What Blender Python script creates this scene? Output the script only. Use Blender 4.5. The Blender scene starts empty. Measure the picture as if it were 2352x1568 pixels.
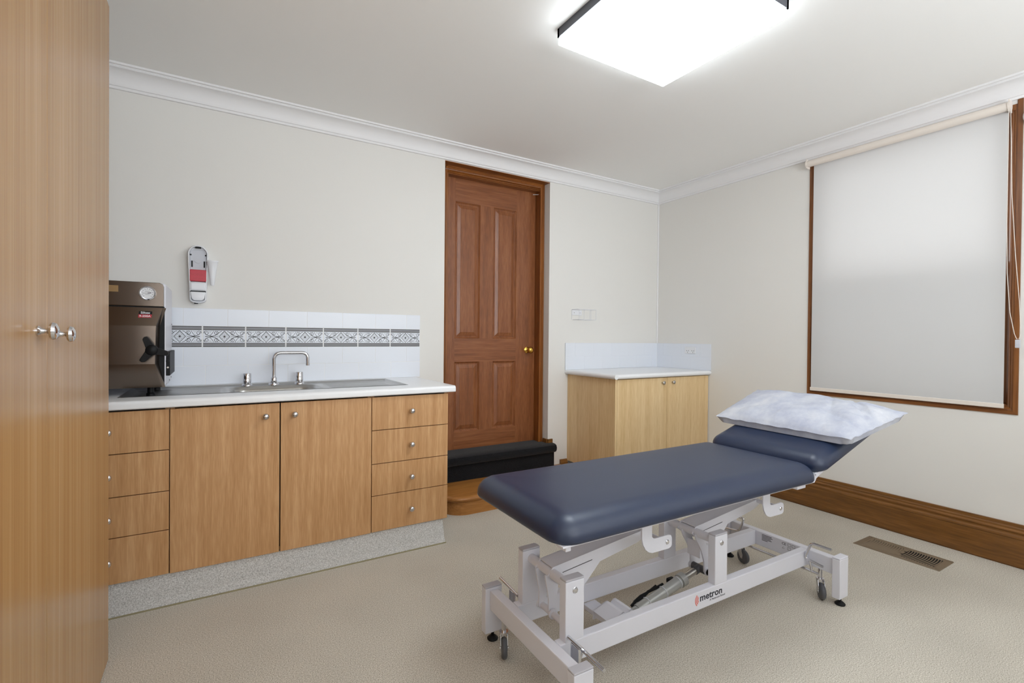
import bpy, bmesh, math, random
from mathutils import Vector, Matrix
random.seed(7)
S = bpy.context.scene
COL = S.collection
PI = math.pi

# ------------------------------------------------------------------ materials
def new_mat(name):
    m = bpy.data.materials.new(name); m.use_nodes = True
    nt = m.node_tree
    return m, nt, nt.nodes['Principled BSDF']

def lin(r, g, b):
    f = lambda c: (c/255/12.92) if c/255 <= .04045 else ((c/255+.055)/1.055)**2.4
    return (f(r), f(g), f(b), 1)

def plain(name, rgb, rough=.5, metal=0, spec=.5, coat=0, bump=None):
    m, nt, b = new_mat(name)
    b.inputs['Base Color'].default_value = lin(*rgb)
    b.inputs['Roughness'].default_value = rough
    b.inputs['Metallic'].default_value = metal
    b.inputs['Specular IOR Level'].default_value = spec
    b.inputs['Coat Weight'].default_value = coat
    if bump:
        scale, strength, dist = bump
        tc = nt.nodes.new('ShaderNodeTexCoord')
        n = nt.nodes.new('ShaderNodeTexNoise'); n.inputs['Scale'].default_value = scale; n.inputs['Detail'].default_value = 4
        bp = nt.nodes.new('ShaderNodeBump'); bp.inputs['Strength'].default_value = strength; bp.inputs['Distance'].default_value = dist
        nt.links.new(tc.outputs['Object'], n.inputs['Vector'])
        nt.links.new(n.outputs['Fac'], bp.inputs['Height'])
        nt.links.new(bp.outputs['Normal'], b.inputs['Normal'])
    return m

def ramp(nt, stops):
    r = nt.nodes.new('ShaderNodeValToRGB')
    e = r.color_ramp.elements
    while len(e) < len(stops): e.new(.5)
    for el, (p, c) in zip(e, stops): el.position = p; el.color = lin(*c)
    return r

def wood(name, stops, scale, rough=.35, rough_var=0, spec=.5, fine=None, bump=.05, warp=.0, seed=0):
    """grain: noise stretched by the (x, y, z) scale in object space"""
    m, nt, b = new_mat(name)
    tc = nt.nodes.new('ShaderNodeTexCoord')
    mp = nt.nodes.new('ShaderNodeMapping')
    mp.inputs['Scale'].default_value = scale; mp.inputs['Location'].default_value = (seed*3.1, seed*1.7, seed*.9)
    nt.links.new(tc.outputs['Object'], mp.inputs['Vector'])
    vec = mp.outputs['Vector']
    if warp:
        wn = nt.nodes.new('ShaderNodeTexNoise'); wn.inputs['Scale'].default_value = 2.2; wn.inputs['Detail'].default_value = 1
        nt.links.new(tc.outputs['Object'], wn.inputs['Vector'])
        ma = nt.nodes.new('ShaderNodeVectorMath'); ma.operation = 'MULTIPLY_ADD'
        ma.inputs[1].default_value = (warp, warp, warp)
        nt.links.new(wn.outputs['Color'], ma.inputs[0]); nt.links.new(vec, ma.inputs[2]); vec = ma.outputs[0]
    n1 = nt.nodes.new('ShaderNodeTexNoise'); n1.inputs['Scale'].default_value = 1; n1.inputs['Detail'].default_value = 3; n1.inputs['Roughness'].default_value = .55
    nt.links.new(vec, n1.inputs['Vector'])
    mp2 = nt.nodes.new('ShaderNodeMapping'); f = fine or 5
    mp2.inputs['Scale'].default_value = tuple(s*f if s == max(scale) else s*f*1.6 if s == min(scale) else s*f for s in scale)
    nt.links.new(tc.outputs['Object'], mp2.inputs['Vector'])
    n2 = nt.nodes.new('ShaderNodeTexNoise'); n2.inputs['Scale'].default_value = 1; n2.inputs['Detail'].default_value = 2
    nt.links.new(mp2.outputs['Vector'], n2.inputs['Vector'])
    mx = nt.nodes.new('ShaderNodeMix'); mx.data_type = 'FLOAT'; mx.inputs[0].default_value = .42
    nt.links.new(n1.outputs['Fac'], mx.inputs[2]); nt.links.new(n2.outputs['Fac'], mx.inputs[3])
    r = ramp(nt, stops); nt.links.new(mx.outputs[0], r.inputs['Fac'])
    nt.links.new(r.outputs['Color'], b.inputs['Base Color'])
    b.inputs['Roughness'].default_value = rough
    b.inputs['Specular IOR Level'].default_value = spec
    if bump:
        bp = nt.nodes.new('ShaderNodeBump'); bp.inputs['Strength'].default_value = bump; bp.inputs['Distance'].default_value = .001
        nt.links.new(n2.outputs['Fac'], bp.inputs['Height']); nt.links.new(bp.outputs['Normal'], b.inputs['Normal'])
    return m

def carpet(name, dark, mid, light, scale=260, bump=.22, patch=.1):
    m, nt, b = new_mat(name)
    tc = nt.nodes.new('ShaderNodeTexCoord')
    n = nt.nodes.new('ShaderNodeTexNoise'); n.inputs['Scale'].default_value = scale; n.inputs['Detail'].default_value = 3; n.inputs['Roughness'].default_value = .7
    nt.links.new(tc.outputs['Object'], n.inputs['Vector'])
    r = ramp(nt, [(.32, dark), (.5, mid), (.68, light)])
    nt.links.new(n.outputs['Fac'], r.inputs['Fac'])
    n3 = nt.nodes.new('ShaderNodeTexNoise'); n3.inputs['Scale'].default_value = 2.6; n3.inputs['Detail'].default_value = 6
    nt.links.new(tc.outputs['Object'], n3.inputs['Vector'])
    mr = nt.nodes.new('ShaderNodeMapRange'); mr.inputs['To Min'].default_value = 1-patch; mr.inputs['To Max'].default_value = 1+patch
    nt.links.new(n3.outputs['Fac'], mr.inputs['Value'])
    mul = nt.nodes.new('ShaderNodeMix'); mul.data_type = 'RGBA'; mul.blend_type = 'MULTIPLY'; mul.inputs[0].default_value = 1
    nt.links.new(r.outputs['Color'], mul.inputs[6]); nt.links.new(mr.outputs['Result'], mul.inputs[7])
    nt.links.new(mul.outputs[2], b.inputs['Base Color'])
    b.inputs['Roughness'].default_value = .95; b.inputs['Specular IOR Level'].default_value = .1
    b.inputs['Sheen Weight'].default_value = .15
    bp = nt.nodes.new('ShaderNodeBump'); bp.inputs['Strength'].default_value = bump; bp.inputs['Distance'].default_value = .004
    nt.links.new(n.outputs['Fac'], bp.inputs['Height']); nt.links.new(bp.outputs['Normal'], b.inputs['Normal'])
    return m

M = {}
M['wall'] = plain('wall_paint', (226, 224, 220), .75, spec=.25, bump=(90, .08, .002))
M['ceil'] = plain('ceiling_paint', (240, 239, 237), .85, spec=.2)
M['trimw'] = plain('cornice_paint', (232, 231, 232), .5, spec=.4)
M['carpet'] = carpet('beige_carpet', (136, 128, 114), (189, 182, 169), (224, 218, 207), scale=265, patch=.14)
M['carpet_grey'] = carpet('grey_plinth_carpet', (150, 148, 144), (192, 190, 187), (218, 217, 214), scale=225, patch=.06)
M['carpet_black'] = carpet('black_step_carpet', (8, 8, 10), (22, 22, 25), (46, 46, 50), scale=260, bump=.7)
LAM = [(.3, (176, 130, 84)), (.5, (195, 150, 104)), (.7, (214, 172, 127))]
M['lam'] = wood('beech_laminate', LAM, (42, 42, 1.6), .38, warp=.9, spec=.35)
M['lam_tall'] = wood('beech_laminate_wardrobe', [(.3, (160, 118, 72)), (.5, (174, 133, 85)), (.7, (190, 151, 106))], (46, 46, .35), .27, spec=.6, fine=4)
M['lam_edge'] = plain('laminate_edge_dark', (58, 40, 26), .6)
M['lam_light'] = wood('bamboo_laminate', [(.28, (204, 170, 120)), (.5, (220, 190, 144)), (.75, (234, 210, 168))], (30, 30, 1.3), .4, spec=.35, fine=6)
M['door'] = wood('door_timber', [(.25, (104, 58, 30)), (.5, (134, 80, 46)), (.75, (158, 103, 64))], (30, 30, 2.2), .33, fine=4, bump=.12)
M['door_h'] = wood('door_timber_rail', [(.25, (104, 58, 30)), (.5, (134, 80, 46)), (.75, (158, 103, 64))], (1.4, 34, 34), .33, fine=4, bump=.12)
M['arch'] = wood('architrave_timber', [(.25, (92, 50, 18)), (.5, (134, 78, 32)), (.75, (168, 108, 52))], (38, 38, 1.2), .3, fine=4)
M['arch_h'] = wood('architrave_timber_head', [(.25, (92, 50, 18)), (.5, (134, 78, 32)), (.75, (168, 108, 52))], (1.2, 38, 38), .3, fine=4)
M['skirt'] = wood('skirting_timber', [(.25, (84, 53, 20)), (.5, (118, 77, 33)), (.78, (150, 104, 54))], (26, 1.5, 26), .3, fine=4, spec=.5)
M['skirt_b'] = wood('skirting_timber_short', [(.25, (84, 53, 20)), (.5, (118, 77, 33)), (.78, (150, 104, 54))], (1.5, 26, 26), .3, fine=4, spec=.5)
M['platform'] = wood('step_timber', [(.2, (120, 74, 30)), (.5, (164, 110, 54)), (.8, (190, 138, 78))], (1.4, 24, 24), .35, fine=4, warp=.8)
M['win'] = wood('window_timber', [(.25, (84, 48, 20)), (.5, (122, 74, 36)), (.78, (154, 100, 54))], (30, 30, 1.2), .35, fine=4)
M['win_h'] = wood('window_timber_sill', [(.25, (84, 48, 20)), (.5, (122, 74, 36)), (.78, (154, 100, 54))], (30, 1.2, 30), .35, fine=4)
M['worktop'] = plain('white_worktop', (236, 237, 239), .28, spec=.5)
M['tile'] = plain('white_tile', (226, 230, 238), .3, spec=.5)
M['grout'] = plain('tile_grout', (238, 238, 238), .6)
M['ink'] = plain('tile_ink', (52, 50, 52), .4)
M['ink_grey'] = plain('tile_ink_grey', (112, 110, 112), .4)
M['chrome'] = plain('chrome', (214, 214, 218), .09, metal=1)
M['steel'] = plain('brushed_steel', (184, 182, 178), .3, metal=1)
M['steel_dark'] = plain('autoclave_steel', (124, 113, 104), .25, metal=1, bump=(400, .05, .0005))
M['brass'] = plain('brass', (224, 178, 84), .16, metal=1)
M['black'] = plain('black_plastic', (16, 16, 18), .5, spec=.25)
M['rubber'] = plain('grey_rubber', (82, 83, 88), .45)
M['darkgrey'] = plain('dark_grey_frame', (62, 63, 70), .4)
M['gap_shade'] = plain('painted_gap_shade', (24, 18, 14), .8)  # near-black that paints the shade inside seams and slots
M['white_metal'] = plain('white_powder_coat', (219, 219, 227), .35, spec=.45)
M['cap_grey'] = plain('grey_plastic_cap', (186, 184, 190), .5)
M['vinyl'] = plain('navy_vinyl', (26, 40, 68), .40, spec=.7, bump=(900, .06, .0006))
M['plastic'] = plain('white_plastic', (228, 229, 233), .35)
M['plastic_d'] = plain('white_plastic_recess', (196, 198, 206), .4)
M['cream'] = plain('cream_plastic', (228, 219, 210), .4)
M['red'] = plain('red_label', (190, 52, 66), .4)
M['redlogo'] = plain('orange_red_logo', (226, 112, 98), .4)
M['navyink'] = plain('navy_ink', (26, 28, 44), .4)
M['lettergrey'] = plain('faded_letter', (176, 48, 60), .4)
M['tan'] = plain('tan_label', (150, 118, 74), .5)
M['vent'] = plain('brown_vent_metal', (122, 106, 86), .5)
M['ventdark'] = plain('vent_opening_shade', (12, 10, 9), .9)
M['motor'] = plain('grey_actuator', (176, 177, 174), .35, metal=.35)
M['wire'] = plain('white_wire', (214, 216, 222), .4)
M['dialink'] = plain('dial_ink', (60, 60, 64), .5)

def translucent(name, rgb, fac, bump=None):
    m, nt, b = new_mat(name)
    b.inputs['Base Color'].default_value = lin(*rgb); b.inputs['Roughness'].default_value = .85; b.inputs['Specular IOR Level'].default_value = .15
    t = nt.nodes.new('ShaderNodeBsdfTranslucent'); t.inputs['Color'].default_value = lin(*rgb)
    mx = nt.nodes.new('ShaderNodeMixShader'); mx.inputs[0].default_value = fac
    out = nt.nodes['Material Output']
    nt.links.new(b.outputs[0], mx.inputs[1]); nt.links.new(t.outputs[0], mx.inputs[2]); nt.links.new(mx.outputs[0], out.inputs['Surface'])
    if bump:
        tc = nt.nodes.new('ShaderNodeTexCoord'); mp = nt.nodes.new('ShaderNodeMapping'); mp.inputs['Scale'].default_value = bump[0]
        n = nt.nodes.new('ShaderNodeTexNoise'); n.inputs['Scale'].default_value = 1; n.inputs['Detail'].default_value = 3
        nt.links.new(tc.outputs['Object'], mp.inputs['Vector']); nt.links.new(mp.outputs['Vector'], n.inputs['Vector'])
        bp = nt.nodes.new('ShaderNodeBump'); bp.inputs['Strength'].default_value = bump[1]; bp.inputs['Distance'].default_value = bump[2]
        nt.links.new(n.outputs['Fac'], bp.inputs['Height']); nt.links.new(bp.outputs['Normal'], b.inputs['Normal'])
    return m
M['blind'] = translucent('blind_fabric', (228, 228, 228), .34, ((4, 4, 260), .12, .0006))
M['pillow'] = None
def glass_mat():
    m, nt, b = new_mat('window_glass')
    tr = nt.nodes.new('ShaderNodeBsdfTransparent'); gl = nt.nodes.new('ShaderNodeBsdfGlossy'); gl.inputs['Roughness'].default_value = .02
    mx = nt.nodes.new('ShaderNodeMixShader'); mx.inputs[0].default_value = .07
    nt.links.new(tr.outputs[0], mx.inputs[1]); nt.links.new(gl.outputs[0], mx.inputs[2])
    nt.links.new(mx.outputs[0], nt.nodes['Material Output'].inputs['Surface'])
    return m
M['glass'] = glass_mat()
def screen_mat():
    m, nt, b = new_mat('insect_screen')
    tr = nt.nodes.new('ShaderNodeBsdfTransparent'); b.inputs['Base Color'].default_value = lin(60, 60, 60)
    mx = nt.nodes.new('ShaderNodeMixShader'); mx.inputs[0].default_value = .45
    nt.links.new(tr.outputs[0], mx.inputs[1]); nt.links.new(b.outputs[0], mx.inputs[2])
    nt.links.new(mx.outputs[0], nt.nodes['Material Output'].inputs['Surface'])
    return m
M['screen'] = screen_mat()
def pillow_mat():
    m, nt, b = new_mat('nonwoven_pillow_cover')
    tc = nt.nodes.new('ShaderNodeTexCoord')
    n = nt.nodes.new('ShaderNodeTexNoise'); n.inputs['Scale'].default_value = 9; n.inputs['Detail'].default_value = 6; n.inputs['Roughness'].default_value = .65
    nt.links.new(tc.outputs['Object'], n.inputs['Vector'])
    r = ramp(nt, [(.32, (170, 174, 192)), (.52, (190, 193, 204)), (.7, (206, 207, 213))]); nt.links.new(n.outputs['Fac'], r.inputs['Fac'])
    nt.links.new(r.outputs['Color'], b.inputs['Base Color'])
    b.inputs['Roughness'].default_value = .7; b.inputs['Specular IOR Level'].default_value = .2
    n2 = nt.nodes.new('ShaderNodeTexNoise'); n2.inputs['Scale'].default_value = 14; n2.inputs['Detail'].default_value = 4
    nt.links.new(tc.outputs['Object'], n2.inputs['Vector'])
    bp = nt.nodes.new('ShaderNodeBump'); bp.inputs['Strength'].default_value = .35; bp.inputs['Distance'].default_value = .01
    nt.links.new(n2.outputs['Fac'], bp.inputs['Height']); nt.links.new(bp.outputs['Normal'], b.inputs['Normal'])
    return m
M['pillow'] = pillow_mat()
def light_mat():
    m, nt, b = new_mat('prismatic_diffuser')
    b.inputs['Base Color'].default_value = (.9, .92, .92, 1); b.inputs['Roughness'].default_value = .3
    tc = nt.nodes.new('ShaderNodeTexCoord')
    v = nt.nodes.new('ShaderNodeTexVoronoi'); v.inputs['Scale'].default_value = 130
    nt.links.new(tc.outputs['Object'], v.inputs['Vector'])
    bp = nt.nodes.new('ShaderNodeBump'); bp.inputs['Strength'].default_value = .3; bp.inputs['Distance'].default_value = .002
    nt.links.new(v.outputs['Distance'], bp.inputs['Height']); nt.links.new(bp.outputs['Normal'], b.inputs['Normal'])
    mr = nt.nodes.new('ShaderNodeMapRange'); mr.inputs['From Max'].default_value = .8; mr.inputs['To Min'].default_value = LAMP*1.08; mr.inputs['To Max'].default_value = LAMP*.9
    nt.links.new(v.outputs['Distance'], mr.inputs['Value'])
    b.inputs['Emission Color'].default_value = (.87, .95, 1, 1)
    nt.links.new(mr.outputs['Result'], b.inputs['Emission Strength'])
    return m
LAMP = 10.5
M['diffuser'] = light_mat()

# ------------------------------------------------------------------ mesh builder
class MB:
    def __init__(self): self.bm = bmesh.new()
    def _add(self, tb, mi, smooth, mat=None):
        if mat is not None: bmesh.ops.transform(tb, matrix=mat, verts=tb.verts)
        tb.normal_update()
        for f in tb.faces:
            f.material_index = mi
            f.smooth = (max(abs(c) for c in f.normal) < .999) if smooth == 'box' else smooth
        me = bpy.data.meshes.new('tmp'); tb.to_mesh(me); tb.free()
        self.bm.from_mesh(me); bpy.data.meshes.remove(me)
        return self
    def box(self, a, b, bevel=0, mi=0, seg=2, mat=None, smooth=None):
        tb = bmesh.new(); bmesh.ops.create_cube(tb, size=1)
        lo = [min(p, q) for p, q in zip(a, b)]; hi = [max(p, q) for p, q in zip(a, b)]
        for v in tb.verts: v.co = Vector([lo[i] + (v.co[i]+.5)*(hi[i]-lo[i]) for i in range(3)])
        if bevel:
            bevel = min(bevel, .49*min(hi[i]-lo[i] for i in range(3)))
            bmesh.ops.bevel(tb, geom=tb.edges[:], offset=bevel, segments=seg, affect='EDGES', profile=.5)
        return self._add(tb, mi, 'box' if bevel and smooth is None else bool(smooth), mat)
    def rod(self, p, q, r, r2=None, n=20, mi=0, smooth=True):
        p, q = Vector(p), Vector(q); d = q-p
        tb = bmesh.new(); bmesh.ops.create_cone(tb, segments=n, radius1=r, radius2=r if r2 is None else r2, depth=d.length, cap_ends=True)
        M4 = Matrix.Translation((p+q)/2) @ d.to_track_quat('Z', 'Y').to_matrix().to_4x4()
        return self._add(tb, mi, smooth, M4)
    def tube(self, pts, r, fillet=0, n=12, mi=0, fs=6, closed=False):
        pts = [Vector(p) for p in pts]
        if fillet and len(pts) > 2:
            out = [pts[0]]
            for a, b, c in zip(pts, pts[1:], pts[2:]):
                u, w = (a-b), (c-b); k = min(fillet, .49*u.length, .49*w.length)
                s, e = b+u.normalized()*k, b+w.normalized()*k
                for i in range(fs+1):
                    t = i/fs; out.append((1-t)**2*s + 2*t*(1-t)*b + t*t*e)
            out.append(pts[-1]); pts = out
        tb = bmesh.new(); rings = []
        tprev = None; nrm = None
        N = len(pts)
        for i, p in enumerate(pts):
            if closed: t = (pts[(i+1) % N]-pts[i-1]).normalized()
            else: t = (pts[min(i+1, N-1)]-pts[max(i-1, 0)]).normalized()
            if nrm is None:
                nrm = t.orthogonal().normalized()
            else:
                nrm = (tprev.rotation_difference(t) @ nrm); nrm = (nrm - t*nrm.dot(t)).normalized()
            tprev = t; bn = t.cross(nrm)
            rings.append([tb.verts.new(p + (nrm*math.cos(2*PI*k/n) + bn*math.sin(2*PI*k/n))*r) for k in range(n)])
        pairs = list(zip(rings, rings[1:])) + ([(rings[-1], rings[0])] if closed else [])
        for a, b in pairs:
            for k in range(n): tb.faces.new((a[k], a[(k+1) % n], b[(k+1) % n], b[k]))
        if not closed: tb.faces.new(rings[0][::-1]); tb.faces.new(rings[-1])
        return self._add(tb, mi, True)
    def lathe(self, prof, origin, axis=(0, 0, 1), n=28, mi=0, smooth=True):
        """prof: (radius, height) pairs along the axis"""
        tb = bmesh.new(); rings = []
        for r, h in prof:
            if r < 1e-6: rings.append([tb.verts.new((0, 0, h))])
            else: rings.append([tb.verts.new((r*math.cos(2*PI*k/n), r*math.sin(2*PI*k/n), h)) for k in range(n)])
        for a, b in zip(rings, rings[1:]):
            for k in range(n):
                k2 = (k+1) % n
                if len(a) == 1 and len(b) == 1: continue
                if len(a) == 1: tb.faces.new((a[0], b[k2], b[k]))
                elif len(b) == 1: tb.faces.new((a[k], a[k2], b[0]))
                else: tb.faces.new((a[k], a[k2], b[k2], b[k]))
        if len(rings[0]) > 1: tb.faces.new(rings[0][::-1])
        if len(rings[-1]) > 1: tb.faces.new(rings[-1])
        bmesh.ops.recalc_face_normals(tb, faces=tb.faces)
        M4 = Matrix.Translation(Vector(origin)) @ Vector(axis).to_track_quat('Z', 'Y').to_matrix().to_4x4()
        return self._add(tb, mi, smooth, M4)
    def prism(self, poly, frame, length, mi=0, smooth=False, bevel=0):
        """poly: 2-D points; frame(a, b, t) -> 3-D; extruded over t in (t0, t1)"""
        tb = bmesh.new(); t0, t1 = length
        A = [tb.verts.new(frame(a, b, t0)) for a, b in poly]; B = [tb.verts.new(frame(a, b, t1)) for a, b in poly]
        n = len(poly)
        tb.faces.new(A[::-1]); tb.faces.new(B)
        for k in range(n): tb.faces.new((A[k], A[(k+1) % n], B[(k+1) % n], B[k]))
        bmesh.ops.recalc_face_normals(tb, faces=tb.faces)
        if bevel:
            bmesh.ops.bevel(tb, geom=[e for e in tb.edges if e.calc_face_angle(0) > .6], offset=bevel, segments=2, affect='EDGES', profile=.5)
        return self._add(tb, mi, smooth)
    def face(self, pts, mi=0):
        tb = bmesh.new(); tb.faces.new([tb.verts.new(p) for p in pts]); return self._add(tb, mi, False)
    def loops(self, loops, mi=0, cap0=True, cap1=True, smooth=True):
        tb = bmesh.new(); R = [[tb.verts.new(p) for p in L] for L in loops]; n = len(R[0])
        for a, b in zip(R, R[1:]):
            for k in range(n): tb.faces.new((a[k], a[(k+1) % n], b[(k+1) % n], b[k]))
        if cap0: tb.faces.new(R[0][::-1])
        if cap1: tb.faces.new(R[-1])
        bmesh.ops.recalc_face_normals(tb, faces=tb.faces)
        return self._add(tb, mi, smooth)
    def grid(self, nu, nv, fn, mi=0, smooth=True, thick=None):
        tb = bmesh.new()
        V = [[tb.verts.new(fn(i/nu, j/nv)) for j in range(nv+1)] for i in range(nu+1)]
        for i in range(nu):
            for j in range(nv): tb.faces.new((V[i][j], V[i+1][j], V[i+1][j+1], V[i][j+1]))
        bmesh.ops.recalc_face_normals(tb, faces=tb.faces)
        return self._add(tb, mi, smooth)
    def ribbon(self, pts, w, frame, depth=0, mi=0):
        """flat line of width w through 2-D points, on the plane given by frame(a, b, depth)"""
        tb = bmesh.new(); P = [Vector(p) for p in pts]; L = []
        for i, p in enumerate(P):
            t = (P[min(i+1, len(P)-1)]-P[max(i-1, 0)])
            if t.length < 1e-9: continue
            t.normalize(); nn = Vector((-t.y, t.x))*w/2
            L.append((tb.verts.new(frame(*(p+nn), depth)), tb.verts.new(frame(*(p-nn), depth))))
        for a, b in zip(L, L[1:]): tb.faces.new((a[0], a[1], b[1], b[0]))
        return self._add(tb, mi, False)
    def text(self, body, size, frame, depth, mi=0, align='LEFT', ext=.0004, offset=0, shear=0):
        cu = bpy.data.curves.new('t', 'FONT'); cu.body = body; cu.size = size; cu.align_x = align; cu.extrude = ext; cu.offset = offset; cu.shear = shear
        cu.resolution_u = 3
        ob = bpy.data.objects.new('t', cu); COL.objects.link(ob)
        dg = bpy.context.evaluated_depsgraph_get(); me = bpy.data.meshes.new_from_object(ob.evaluated_get(dg))
        tb = bmesh.new(); tb.from_mesh(me)
        for v in tb.verts: v.co = Vector(frame(v.co.x, v.co.y, depth + v.co.z))
        bpy.data.objects.remove(ob); bpy.data.curves.remove(cu); bpy.data.meshes.remove(me)
        return self._add(tb, mi, False)
    def build(self, name, mats, parent=None, smooth_angle=40):
        me = bpy.data.meshes.new(name)
        off = Vector(parent['_o']) if parent is not None else Vector((0, 0, 0))
        if off.length: bmesh.ops.translate(self.bm, verts=self.bm.verts, vec=-off)
        self.bm.to_mesh(me); self.bm.free()
        if not isinstance(mats, (list, tuple)): mats = [mats]
        for m in mats: me.materials.append(m)
        flags = [p.use_smooth for p in me.polygons]
        me.set_sharp_from_angle(angle=math.radians(smooth_angle))
        me.polygons.foreach_set('use_smooth', flags)
        o = bpy.data.objects.new(name, me); COL.objects.link(o)
        if parent is not None: o.parent = parent
        o['_o'] = tuple(off)
        return o

def thing(name, label, cat, loc=(0, 0, 0), rz=0, group=None, local=False):
    o = bpy.data.objects.new(name, None); COL.objects.link(o)
    o.location = loc; o.rotation_euler = (0, 0, rz); o.empty_display_size = .05
    o['_o'] = (0, 0, 0) if local else tuple(loc)
    return tag(o, label, cat, group)
def tag(o, label, cat, group=None):
    o['label'] = label; o['category'] = cat
    if group: o['group'] = group
    return o
def struct(o): o['kind'] = 'structure'; return o
def sx(name, loc=(0, 0, 0)):
    o = bpy.data.objects.new(name, None); COL.objects.link(o); o.location = loc; o['_o'] = tuple(loc); o['kind'] = 'structure'; return o

FY = lambda a, b, d: (a, -d, b)          # plane facing -y (wall with the door): a = x, b = z, d = distance towards the room
FX = lambda a, b, d: (-d, -a, b)         # plane facing -x (window wall)
def FYo(y0): return lambda a, b, d: (a, y0-d, b)

# ------------------------------------------------------------------ room shell
XL, YF, H = -4.46, -4.7, 2.49
DX0, DX1, DT = -2.1425, -1.2385, 2.386     # door recess
WT = .22
struct(MB().box((XL-.2, YF-.2, -.12), (.25, .5, 0)).build('floor', M['carpet']))
struct(MB().box((XL-.2, YF-.2, H), (.25, .5, H+.1)).build('ceiling', M['ceil']))
w = MB()
w.box((XL-.2, 0, 0), (DX0, WT, H)); w.box((DX1, 0, 0), (.2, WT, H)); w.box((DX0, 0, DT), (DX1, WT, H))
struct(w.build('wall_back', M['wall']))
WY0, WY1, WZ0, WZ1 = -2.370, -1.3765, .7965, 2.37   # window opening
w = MB()
w.box((0, YF-.2, 0), (.2, WY0, H)); w.box((0, WY1, 0), (.2, 0, H)); w.box((0, WY0, 0), (.2, WY1, WZ0)); w.box((0, WY0, WZ1), (.2, WY1, H))
struct(w.build('wall_right', M['wall']))
struct(MB().box((XL-.2, YF-.2, 0), (XL, 0, H)).build('wall_left', M['wall']))
# wall behind the camera; the opening in it is added for fill light
QX0, QX1, QZ0, QZ1 = -3.5, -.9, .7, 2.3
w = MB()
w.box((XL, YF-.2, 0), (QX0, YF, H)); w.box((QX1, YF-.2, 0), (0, YF, H)); w.box((QX0, YF-.2, 0), (QX1, YF, QZ0)); w.box((QX0, YF-.2, QZ1), (QX1, YF, H))
struct(w.build('wall_front', M['wall']))
o = sx('added_fill_window', (QX0, YF, QZ0)); f = MB()  # unseen window, added as the source of the rear fill
for a, b in [((QX0, QZ0), (QX0+.06, QZ1)), ((QX1-.06, QZ0), (QX1, QZ1)), ((QX0, QZ0), (QX1, QZ0+.06)), ((QX0, QZ1-.06), (QX1, QZ1)), ((-2.23, QZ0), (-2.17, QZ1))]:
    f.box((a[0], YF-.12, a[1]), (b[0], YF-.06, b[1]), .004)
f.build('fill_window_frame', M['win'], o)
MB().box((QX0+.05, YF-.095, QZ0+.05), (QX1-.05, YF-.09, QZ1-.05)).build('fill_window_pane', M['glass'], o)
# cornices
cor = [(0, 2.389), (.013, 2.389), (.014, 2.401), (.02, 2.403)]
for i in range(9):
    t = i/8*PI/2; cor.append((.022+.06*(1-math.cos(t)), 2.407+.063*math.sin(t)))
cor += [(.083, 2.474), (.086, 2.474), (.086, 2.479), (.099, 2.480), (.099, H), (0, H)]
o = MB().prism(cor, lambda a, b, t: (t, -a, b), (XL, 0), smooth=True).build('trim_1', M['trimw'], smooth_angle=25); struct(o)
o = MB().prism(cor, lambda a, b, t: (-a, t, b), (YF, 0), smooth=True).build('trim_2', M['trimw'], smooth_angle=25); struct(o)
o = MB().rod((-.004, -.004, .875), (-.004, -.004, 2.389), .0075, n=12).build('trim_3', M['trimw']); struct(o)
# skirting boards
sk = [(0, 0), (.024, 0), (.024, .006), (.03, .008), (.03, .145), (.034, .15), (.033, .158), (.024, .166), (.024, .172), (.028, .178), (.028, .184), (.019, .190), (.019, .198), (.014, .203), (.012, .219), (0, .219)]
struct(MB().prism(sk, lambda a, b, t: (-a, t, b), (YF, -.56)).build('baseboard_right', M['skirt']))
b = MB().prism([(0, .12), (.022, .12), (.022, .135), (.01, .158), (0, .158)], lambda a, b, t: (t, -a, b), (-1.118, -1.05))
b.box((DX1-.003, -.012, .302), (DX1+.042, 0, .336), .002); b.box((DX1-.012, 0, .302), (DX1, .055, .336), .002)
struct(b.build('baseboard_back', M['skirt_b']))

# ------------------------------------------------------------------ door in its recess
AY, DY = .083, .145
dr = sx('door_1', (-1.67, .12, .31))
# door leaf with raised panels
LX0, LX1, LZ0, LZ1 = -2.078, -1.2785, .3052, 2.331
xs = [LX0, -1.995, -1.786, -1.670, -1.459, LX1]; zs = [LZ0, .436, .960, 1.137, 2.156, LZ1]
leaf = MB()
fr = FYo(DY)
for i in range(5):
    for j in range(5):
        x0, x1, z0, z1 = xs[i], xs[i+1], zs[j], zs[j+1]
        if i in (1, 3) and j in (1, 3):
            L = []
            for ins, d in [(0, 0), (.004, -.005), (.012, -.012), (.017, -.012), (.02, -.009), (.045, -.002), (.047, -.0005)]:
                L.append([fr(x0+ins, z0+ins, d), fr(x1-ins, z0+ins, d), fr(x1-ins, z1-ins, d), fr(x0+ins, z1-ins, d)])
            leaf.loops(L, mi=0, cap0=False, smooth=False)
        else:
            leaf.face([fr(x0, z0, 0), fr(x1, z0, 0), fr(x1, z1, 0), fr(x0, z1, 0)], mi=1 if (j in (0, 2, 4) and i in (1, 2, 3)) else 0)
leaf.box((LX0, DY+.0135, LZ0), (LX1, DY+.05, LZ1))
leaf.build('door_leaf', [M['door'], M['door_h']], dr)
kb = MB().lathe([(.026, 0), (.026, .004), (.02, .007), (.009, .012), (.008, .03), (.016, .036), (.024, .046), (.026, .056), (.022, .066), (.012, .072), (0, .073)], (-1.352, DY-.0005, 1.047), (0, -1, 0))
kb.build('door_knob', M['brass'], dr)
jm = MB()
jm.box((DX1-.0005, AY, .3), (LX1+.002, DY+.06, 2.345)); jm.box((LX0-.002, AY, .3), (DX0+.0005, DY+.06, 2.345))
jm.build('door_jamb', M['arch'], dr)
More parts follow.
